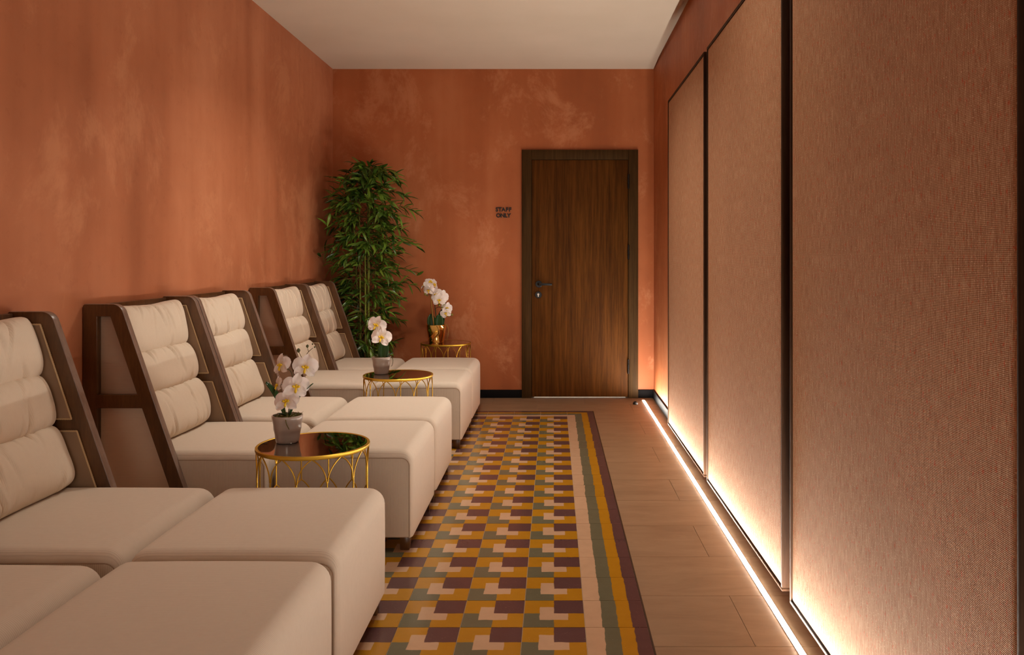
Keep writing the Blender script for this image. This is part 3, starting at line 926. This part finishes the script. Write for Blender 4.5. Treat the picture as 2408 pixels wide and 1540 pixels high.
def lip_mesh():
    m = MB()
    m.tube([(0,0,-0.004), (0,0,0.004), (0.001,0.003,0.011), (0.001,0.004,0.014)], [0.004, 0.0045, 0.004, 0.002], 8)       # column
    pet = []
    for s in (-1, 1):       # side lobes
        m.tube([(0.0, -0.002, 0.004), (s*0.006, -0.003, 0.007), (s*0.010, 0.000, 0.010), (s*0.010, 0.003, 0.012)], [0.002, 0.0042, 0.0045, 0.0012], 8)
    m.tube([(0, -0.003, 0.004), (0, -0.010, 0.010), (0, -0.019, 0.013), (0, -0.025, 0.010)], [0.002, 0.0036, 0.0046, 0.001], 8)
    me = m.mesh('flower', ang=60); me.materials.append(MAT['yellow_lip']); return me
LIP_ME = lip_mesh()
def flower(parent, loc, facing, scale=1.0, roll=0.0):
    """loc and facing in the plant's own frame; +z of the flower points at facing"""
    f = obj('flower', LIP_ME, None, parent)
    z = Vector(facing).normalized(); up = Vector((0,0,1))
    x = up.cross(z).normalized(); y = z.cross(x)
    m = Matrix((x, y, z)).transposed().to_4x4() @ Matrix.Rotation(roll, 4, 'Z')
    f.matrix_local = Matrix.Translation(loc) @ m @ Matrix.Scale(scale, 4)
    for ang, me, zo, tl in ((90, PET_S, -0.002, 8), (218, PET_S, -0.002, 8), (322, PET_S, -0.002, 8), (12, PET_W, 0.001, -4), (168, PET_W, 0.001, -4)):
        p = obj('petal', me, None, f, (0.003*cos(radians(ang)), 0.003*sin(radians(ang)), zo))
        p.rotation_euler = Euler((0, -radians(tl + random.uniform(-8, 8)), radians(ang + random.uniform(-6, 6))), 'XYZ')
    return f
def bud(parent, loc, r, mat='bud_dark'):
    return obj('bud', MB().lathe([(0, -r*1.2), (r*0.55, -r*0.95), (r, -r*0.1), (r*0.8, r*0.6), (r*0.35, r*1.1), (0, r*1.25)], 12).mesh('bud', ang=60), MAT[mat], parent, loc)
def strap_leaf(parent, base, direction, L, Wd, arch, mat='orchid_leaf', twist=0.0):
    d_ = Vector(direction); d_.z = 0; d_.normalize(); side = Vector((-d_.y, d_.x, 0))
    nu, nv = 12, 4; vs = []
    up0, up1 = arch
    pos = Vector(base); sl = L/nu
    for i in range(nu + 1):
        u = i/nu
        ang = up0 + (up1 - up0)*u
        wdt = Wd*max(0.12, sin(pi*min(0.97, u*0.86 + 0.12))**0.6)
        s2 = side*cos(twist) + Vector((0,0,1))*sin(twist)
        nrm = (-d_*sin(ang) + Vector((0,0,1))*cos(ang))
        for j in range(nv + 1):
            v = -1 + 2*j/nv
            vs.append(pos + s2*(v*wdt) + nrm*(abs(v)*wdt*0.28))
        pos = pos + (d_*cos(ang) + Vector((0,0,1))*sin(ang))*sl
    for k in range(len(vs)): pass
    fs = [(i*(nv+1)+j, (i+1)*(nv+1)+j, (i+1)*(nv+1)+j+1, i*(nv+1)+j+1) for i in range(nu) for j in range(nv)]
    me = bpy.data.meshes.new('leaf'); me.from_pydata([tuple(v) for v in vs], [], fs); me.update(); me.shade_smooth()
    o = obj('leaf', me, MAT[mat], parent)
    md = o.modifiers.new('thickness', 'SOLIDIFY'); md.thickness = 0.0022
    return o
def smooth_path(pts, n=6):
    """Catmull-Rom"""
    P = [Vector(p) for p in pts]; P = [P[0]*2 - P[1]] + P + [P[-1]*2 - P[-2]]; out = []
    for i in range(1, len(P) - 2):
        for k in range(n):
            t = k/n
            a, b, c, d_ = P[i-1], P[i], P[i+1], P[i+2]
            out.append(0.5*((2*b) + (c - a)*t + (2*a - 5*b + 4*c - d_)*t*t + (3*b - a - 3*c + d_)*t**3))
    out.append(P[-2]); return out
def stem(parent, name, pts, r, mat, taper=0.7):
    p = smooth_path(pts); n = len(p)
    return obj(name, MB().tube(p, [r*(1 - (1-taper)*i/(n-1)) for i in range(n)], 7).mesh(name, ang=60), MAT[mat], parent)
def moss(parent, r, z, seed, mat='moss_green'):
    rg = random.Random(seed); m = MB()
    n = 20; vs = [(0, 0, z + 0.006)]; 
    m.lathe([(r, z - 0.006), (r*0.92, z - 0.001), (r*0.5, z + 0.004), (0, z + 0.006)], n)
    for _ in range(150):
        a = rg.uniform(0, 2*pi); q = r*sqrt(rg.random())*0.98; b = rg.uniform(0, 2*pi); ln = rg.uniform(0.006, 0.016)
        p0 = Vector((q*cos(a), q*sin(a), z + 0.001)); dr = Vector((cos(b), sin(b), rg.uniform(0.1, 0.9)))
        m.tube([p0, p0 + dr*ln*0.5 + Vector((0,0,0.002)), p0 + dr*ln + Vector((0,0,-0.002))], [0.0010, 0.0009, 0.0004], 4)
    o = obj('moss', m.mesh('moss'), MAT[mat], parent); o['kind'] = 'stuff'; return o
def grey_pot(parent):
    h, rt, rb = 0.101, 0.056, 0.041; prof = [(0, 0.0), (rb - 0.003, 0.0), (rb, 0.003)]
    for k in range(1, 15):
        u = k/14; wv = 0.0008*sin(u*pi*5.0)*(1 if 0.25 < u < 0.95 else 0.3)
        prof.append((rb + (rt - rb)*(u**0.9) + wv, 0.003 + u*(h - 0.005)))
    prof += [(rt - 0.001, h), (rt - 0.005, h), (rt - 0.006, h - 0.004), (rt - 0.0065, h - 0.012), (0, h - 0.012)]
    return obj('pot', MB().lathe(prof, 48).mesh('pot', ang=50), MAT['taupe_ceramic'], parent)

def local(p, base): return tuple(Vector(p) - Vector(base))
# --- nearest orchid
def q1(x, y, dd=0.0): return local(px(x, y, 2.985 + dd), B1)
B1 = (px(676, 1040, 2.985).x, 2.985, TZ)
o1 = thing('potted_orchid', 'white orchid with dark buds in a taupe pot on the nearest gold table', 'plant', B1, 0, 'potted white orchids')
grey_pot(o1); moss(o1, 0.0495, 0.095, 1)
stem(o1, 'stem', [(0, 0.005, 0.08), q1(683, 935, 0.01), q1(688, 890, 0.01), q1(683, 872, 0.01), q1(672, 866, 0.0)], 0.0026, 'orchid_stem')
stem(o1, 'stem', [(0.002, 0.006, 0.08), q1(690, 930, 0.02), q1(699, 885, 0.02), q1(712, 850, 0.02), q1(724, 829, 0.02), q1(736, 818, 0.02)], 0.0024, 'orchid_stem', 0.4)
for (x, y_, dd, r) in ((702, 824, 0.02, 0.0072), (723, 814, 0.02, 0.0056), (726, 838, 0.015, 0.0062), (735, 809, 0.02, 0.003), (740, 816, 0.02, 0.003)):
    b_ = bud(o1, q1(x, y_, dd), r)
stem(o1, 'bud_stalk', [q1(712, 846, 0.02), q1(706, 834, 0.02), q1(702, 826, 0.02)], 0.0012, 'orchid_stem')
stem(o1, 'bud_stalk', [q1(726, 828, 0.02), q1(724, 821, 0.02), q1(723, 815, 0.02)], 0.0012, 'orchid_stem')
stem(o1, 'bud_stalk', [q1(721, 833, 0.02), q1(724, 836, 0.018), q1(726, 838, 0.015)], 0.0012, 'orchid_stem')
for (x, y_, dd, fc, sc, rl) in ((662, 858, -0.01, (-0.55, -0.8, 0.15), 1.05, 0.2), (718, 862, -0.01, (0.25, -1, 0.05), 1.15, -0.15), (696, 908, -0.03, (0.35, -1, 0.15), 1.20, -0.1),
                            (654, 906, 0.0, (-0.8, -0.5, 0.2), 0.85, 0.5), (674, 943, -0.035, (-0.1, -1, 0.35), 1.15, 0.1)):
    flower(o1, q1(x, y_, dd), fc, sc*0.88, rl)
stem(o1, 'flower_stalk', [q1(688, 890, 0.01), q1(692, 900, -0.01), q1(695, 907, -0.025)], 0.0013, 'orchid_stem')
stem(o1, 'flower_stalk', [q1(685, 925, 0.01), q1(680, 935, -0.01), q1(675, 942, -0.03)], 0.0013, 'orchid_stem')
stem(o1, 'flower_stalk', [q1(687, 905, 0.01), q1(672, 902, 0.01), q1(656, 906, 0.004)], 0.0013, 'orchid_stem')
stem(o1, 'flower_stalk', [q1(709, 858, 0.02), q1(714, 858, 0.01), q1(718, 861, -0.005)], 0.0013, 'orchid_stem')
strap_leaf(o1, (0.006, -0.004, 0.086), (1, -0.1, 0), 0.165, 0.014, (1.25, 0.62), twist=0.40)
strap_leaf(o1, (-0.008, 0.0, 0.086), (-1, -0.1, 0), 0.155, 0.019, (1.30, 0.85), twist=-0.7)
strap_leaf(o1, (-0.002, 0.0, 0.078), (-0.5, -0.6, 0), 0.05, 0.012, (1.3, 0.2))
stem(o1, 'root', [(0.006, -0.040, 0.086), (0.012, -0.056, 0.092), (0.016, -0.059, 0.078), (0.024, -0.054, 0.058)], 0.0017, 'moss_green')
# --- middle orchid
B2 = (px(897, 878, 4.735).x, 4.735, TZ)
def q2(x, y, dd=0.0): return local(px(x, y, 4.735 + dd), B2)
o2 = thing('potted_orchid', 'small white two-flower orchid with one broad leaf on the middle gold table', 'plant', B2, 0, 'potted white orchids')
grey_pot(o2); moss(o2, 0.0495, 0.095, 2)
stem(o2, 'stem', [(0, 0.01, 0.08), q2(896, 815, 0.02), q2(893, 790, 0.02), q2(886, 768, 0.02), q2(882, 755, 0.0)], 0.0026, 'orchid_stem')
for (x, y_, dd, fc, sc, rl) in ((886, 764, -0.02, (-0.25, -1, 0.1), 1.25, -0.35), (897, 793, -0.03, (0.1, -1, 0.2), 1.3, -0.25)):
    flower(o2, q2(x, y_, dd), fc, sc, rl)
stem(o2, 'flower_stalk', [q2(893, 790, 0.02), q2(895, 791, 0.0), q2(897, 793, -0.025)], 0.0013, 'orchid_stem')
strap_leaf(o2, (0.014, -0.012, 0.088), (0.15, 0.97, 0), 0.112, 0.034, (1.42, 1.40))
strap_leaf(o2, (-0.002, 0.02, 0.080), (-0.9, 0.4, 0), 0.06, 0.014, (0.9, 0.2))
strap_leaf(o2, (0.012, 0.01, 0.080), (0.95, 0.3, 0), 0.07, 0.014, (0.9, 0.3))
stem(o2, 'root', [(0.040, -0.01, 0.084), (0.062, -0.012, 0.098), (0.070, -0.012, 0.080), (0.066, -0.012, 0.052), (0.058, -0.012, 0.046)], 0.0018, 'moss_green')
# --- far orchid in a gold pot
B3 = (px(1026, 804, 6.49).x, 6.49, TZ)
def q3(x, y, dd=0.0): return local(px(x, y, 6.49 + dd), B3)
o3 = thing('potted_orchid', 'tall white orchid with clustered flowers in a shiny gold pot at the back', 'plant', B3, 0, 'potted white orchids')
gp = MB().lathe([(0, 0), (0.058, 0), (0.062, 0.004), (0.082, 0.142), (0.080, 0.144), (0.077, 0.142), (0.074, 0.118), (0, 0.118)], 48)
obj('pot', gp.mesh('pot', ang=40), MAT['gold_mirror'], o3)
moss(o3, 0.0725, 0.124, 3)
stem(o3, 'stake', [(-0.016, -0.01, 0.12), q3(1015, 720, -0.01), q3(1011, 668, -0.01)], 0.0060, 'stake_brown', 0.9)
stem(o3, 'stem', [(0.008, 0.01, 0.12), q3(1023, 720, 0.01), q3(1023, 690, 0.01), q3(1030, 684, 0.01), q3(1042, 700, 0.01), q3(1052, 722, 0.0), q3(1056, 738, 0.0)], 0.0044, 'orchid_stem', 0.5)
stem(o3, 'stem', [q3(1022, 728, 0.01), q3(1030, 722, 0.0), q3(1040, 724, -0.01)], 0.0028, 'orchid_stem', 0.6)
stem(o3, 'stem', [q3(1012, 690, -0.01), q3(1006, 694, -0.02), q3(999, 692, -0.02)], 0.0028, 'orchid_stem', 0.6)
for (x, y_, dd, fc, sc, rl) in ((1001, 668, 0.0, (-0.7, -0.4, 0.5), 1.15, 0.3), (1011, 664, -0.03, (0.1, -0.6, 0.8), 1.2, 0.8), (1020, 669, 0.0, (0.8, -0.4, 0.4), 1.15, -0.5),
                            (1008, 682, -0.03, (-0.2, -1, -0.2), 1.0, 0.1),
                            (1026, 692, -0.02, (-0.4, -1, 0.2), 1.2, 0.2), (1040, 697, -0.03, (0.4, -1, 0.2), 1.2, -0.3), (1033, 705, -0.05, (0.0, -1, 0.0), 1.2, 0.0),
                            (1051, 724, -0.01, (0.4, -1, 0.1), 1.05, -0.2), (1048, 736, -0.02, (0.0, -1, -0.2), 1.0, 0.4)):
    flower(o3, q3(x, y_, dd), fc, sc, rl)
for (x, y_, dd, r) in ((1000, 692, -0.02, 0.009), (1005, 695, -0.01, 0.006), (1033, 717, -0.03, 0.010), (1044, 715, -0.03, 0.009), (1039, 723, -0.03, 0.007), (1055, 742, -0.01, 0.010), (1063, 740, -0.01, 0.009)):
    bud(o3, q3(x, y_, dd), r, 'bud_green')
strap_leaf(o3, (-0.040, 0.0, 0.118), (-0.25, 0.97, 0), 0.112, 0.034, (1.42, 1.40))
strap_leaf(o3, (0.024, -0.02, 0.118), (0.1, 0.97, 0), 0.108, 0.037, (1.45, 1.42))
strap_leaf(o3, (0.034, 0.01, 0.118), (0.35, 0.9, 0), 0.150, 0.035, (1.42, 1.25))
stem(o3, 'root', [(0.055, -0.02, 0.126), (0.080, -0.025, 0.146), (0.098, -0.02, 0.115), (0.097, -0.02, 0.06), (0.085, -0.02, 0.016)], 0.0045, 'stake_brown')
stem(o3, 'root', [(0.01, -0.06, 0.126), (0.016, -0.080, 0.138), (0.032, -0.078, 0.100), (0.034, -0.074, 0.075), (0.0, -0.072, 0.045), (-0.03, -0.064, 0.016)], 0.0042, 'stake_brown')

# ================================================================== bamboo
BB = (-1.505, 6.42, 0)
bam = thing('bamboo_plant', 'tall leafy green bamboo plant in the corner behind the far chair', 'plant', BB)
obj('pot', MB().lathe([(0, 0), (0.105, 0), (0.11, 0.01), (0.135, 0.24), (0.13, 0.25), (0.122, 0.245), (0.118, 0.21), (0, 0.21)], 32).mesh('pot', ang=40), MAT['pot_black'], bam)
rb = random.Random(21)
canes = [(-0.035, -0.02, 1.78, -0.03, 0.01, 0.0105), (0.030, -0.035, 1.93, 0.025, -0.02, 0.0115), (0.010, 0.03, 1.86, -0.01, 0.03, 0.0105), (0.05, 0.02, 1.55, 0.10, 0.02, 0.009), (-0.055, 0.03, 1.60, -0.12, 0.0, 0.009), (0.012, -0.05, 1.45, 0.0, -0.05, 0.010)]
def cane_pt(c, z):
    u = z/c[2]
    return Vector((c[0] + c[3]*0.5*u*u, c[1] + c[4]*0.5*u*u, z))
for c in canes:
    pts, rad = [], []
    z = 0.205
    while z < c[2]:
        u = z/c[2]; r0 = c[5]*(1 - 0.55*u)
        for dz, k in ((0, 0.96), (0.006, 1.22), (0.012, 0.98), (0.06, 0.95), (0.11, 0.95)):
            if z + dz < c[2]: pts.append(cane_pt(c, z + dz)); rad.append(r0*k)
        z += 0.13
    obj('cane', MB().tube(pts, rad, 10).mesh('cane', ang=60), MAT['bamboo_cane'], bam)
def leaf_geo(L, Wd, droop):
    nu = 6; vs = []; fs = []
    for i in range(nu + 1):
        u = i/nu
        wd = Wd*(sin(pi*(0.06 + 0.93*u**0.85))**0.75) if i < nu else 0.0004
        z = -droop*L*u*u
        vs += [(u*L, -wd, z + wd*0.45), (u*L, 0, z), (u*L, wd, z + wd*0.45)]
    for i in range(nu):
        a = 3*i
        fs += [(a, a+3, a+4, a+1), (a+1, a+4, a+5, a+2)]
    return vs, fs
leafkinds = [leaf_geo(L, w_, dr) for L, w_, dr in ((0.108, 0.0118, 0.18), (0.094, 0.0112, 0.32), (0.118, 0.0124, 0.38), (0.080, 0.0100, 0.10))]
leafmesh = []
for vs, fs in leafkinds:
    me = bpy.data.meshes.new('leaf'); me.from_pydata(vs, [], fs); me.update(); me.shade_smooth(); me.materials.append(MAT['bamboo_leaf']); leafmesh.append(me)
def env(z):     # reach of the foliage at height z
    T = [(0.20, 0.16), (0.45, 0.24), (0.65, 0.30), (0.80, 0.36), (1.0, 0.42), (1.25, 0.46), (1.45, 0.48), (1.60, 0.44), (1.75, 0.36), (1.88, 0.24), (1.98, 0.10)]
    for (a, ra), (b, rb_) in zip(T[:-1], T[1:]):
        if a <= z <= b: return ra + (rb_ - ra)*(z - a)/(b - a)
    return 0.05
leaves = []
twigs = MB()
xmin, ymax = WL + 0.02 - BB[0], WB - 0.03 - BB[1]
def inside(p): return p.x > xmin and p.y < ymax and p.z < 2.0 and (p.y > -0.155 or p.x > 0.5 or p.z > 1.08)
NBR = 285
for i in range(NBR):
    zt = 0.34 + 1.58*((i + rb.random())/NBR)                    # height of the spray, evenly spread
    ang = i*2.39996 + rb.gauss(0, 0.25)
    if rb.random() < 0.25: ang = rb.uniform(-pi, 0)             # more towards the room
    reach = env(zt)*(rb.uniform(0.2, 0.75) if rb.random() < 0.7 else rb.uniform(0.75, 1.0))
    cs = [c for c in canes if c[2] > zt - 0.02] or [canes[1]]
    c = rb.choice(cs)
    rise = rb.uniform(0.0, 0.14)
    p0 = cane_pt(c, max(0.25, zt - rise))
    dr = Vector((cos(ang), sin(ang), 0))
    end = Vector((dr.x*reach, dr.y*reach, 0)) - Vector((p0.x, p0.y, 0))*0.5
    pts = []
    for k in range(6):
        u = k/5
        p = p0 + end*u + Vector((0, 0, rise*1.3*sin(u*pi*0.72) - 0.04*u*u))
        p.x = max(p.x, xmin); p.y = min(p.y, ymax)
        p.y = max(p.y, -0.15)
        pts.append(p)
    twigs.tube(pts, [0.0022, 0.002, 0.0018, 0.0015, 0.0012, 0.0008], 5)
    nl = rb.randint(8, 12)
    for k in range(nl):
        u = 0.48 + 0.52*(k + rb.random())/nl
        f = u*5; a = min(int(f), 4)
        p = pts[a].lerp(pts[a+1], f - a)
        side = 1 if k % 2 else -1
        yaw = ang + side*rb.uniform(0.15, 1.0)*(1.25 - 0.5*u) + rb.gauss(0, 0.15)
        pitch = rb.gauss(0.12, 0.42)                            # positive: pointing down
        m = Matrix.Translation(p) @ Matrix.Rotation(yaw, 4, 'Z') @ Matrix.Rotation(pitch, 4, 'Y') @ Matrix.Rotation(rb.gauss(0, 0.5), 4, 'X') @ Matrix.Scale(rb.uniform(0.75, 1.12), 4)
        kd = rb.randrange(4)
        tip = m @ Vector((leafkinds[kd][0][-1]))
        if not (inside(p) and inside(tip)): continue
        leaves.append((m, kd, tip.y))
for c in canes:                        # tuft at each cane tip
    for k in range(26):
        p = cane_pt(c, c[2] - rb.uniform(0.0, 0.16))
        m = Matrix.Translation(p) @ Matrix.Rotation(rb.uniform(0, 2*pi), 4, 'Z') @ Matrix.Rotation(rb.uniform(-1.0, 0.5), 4, 'Y') @ Matrix.Rotation(rb.gauss(0, 0.5), 4, 'X') @ Matrix.Scale(rb.uniform(0.8, 1.15), 4)
        kd = rb.randrange(4); tip = m @ Vector((leafkinds[kd][0][-1]))
        if inside(p) and inside(tip): leaves.append((m, kd, tip.y))
o = obj('twigs', twigs.mesh('twigs', ang=60), MAT['twig'], bam); o['kind'] = 'stuff'
leaves.sort(key=lambda q: q[2])           # the nearest leaves show largest
for m, kd, _ in leaves[:290]:
    l_ = obj('leaf', leafmesh[kd], None, bam); l_.matrix_local = m
rest = MB()
for m, kd, _ in leaves[290:]:
    rest.add(leafkinds[kd][0], leafkinds[kd][1], m)
me = bpy.data.meshes.new('foliage'); me.from_pydata(rest.v, [], rest.f); me.update(); me.shade_smooth()
o = obj('foliage', me, MAT['bamboo_leaf'], bam); o['kind'] = 'stuff'
print('leaves', len(leaves))
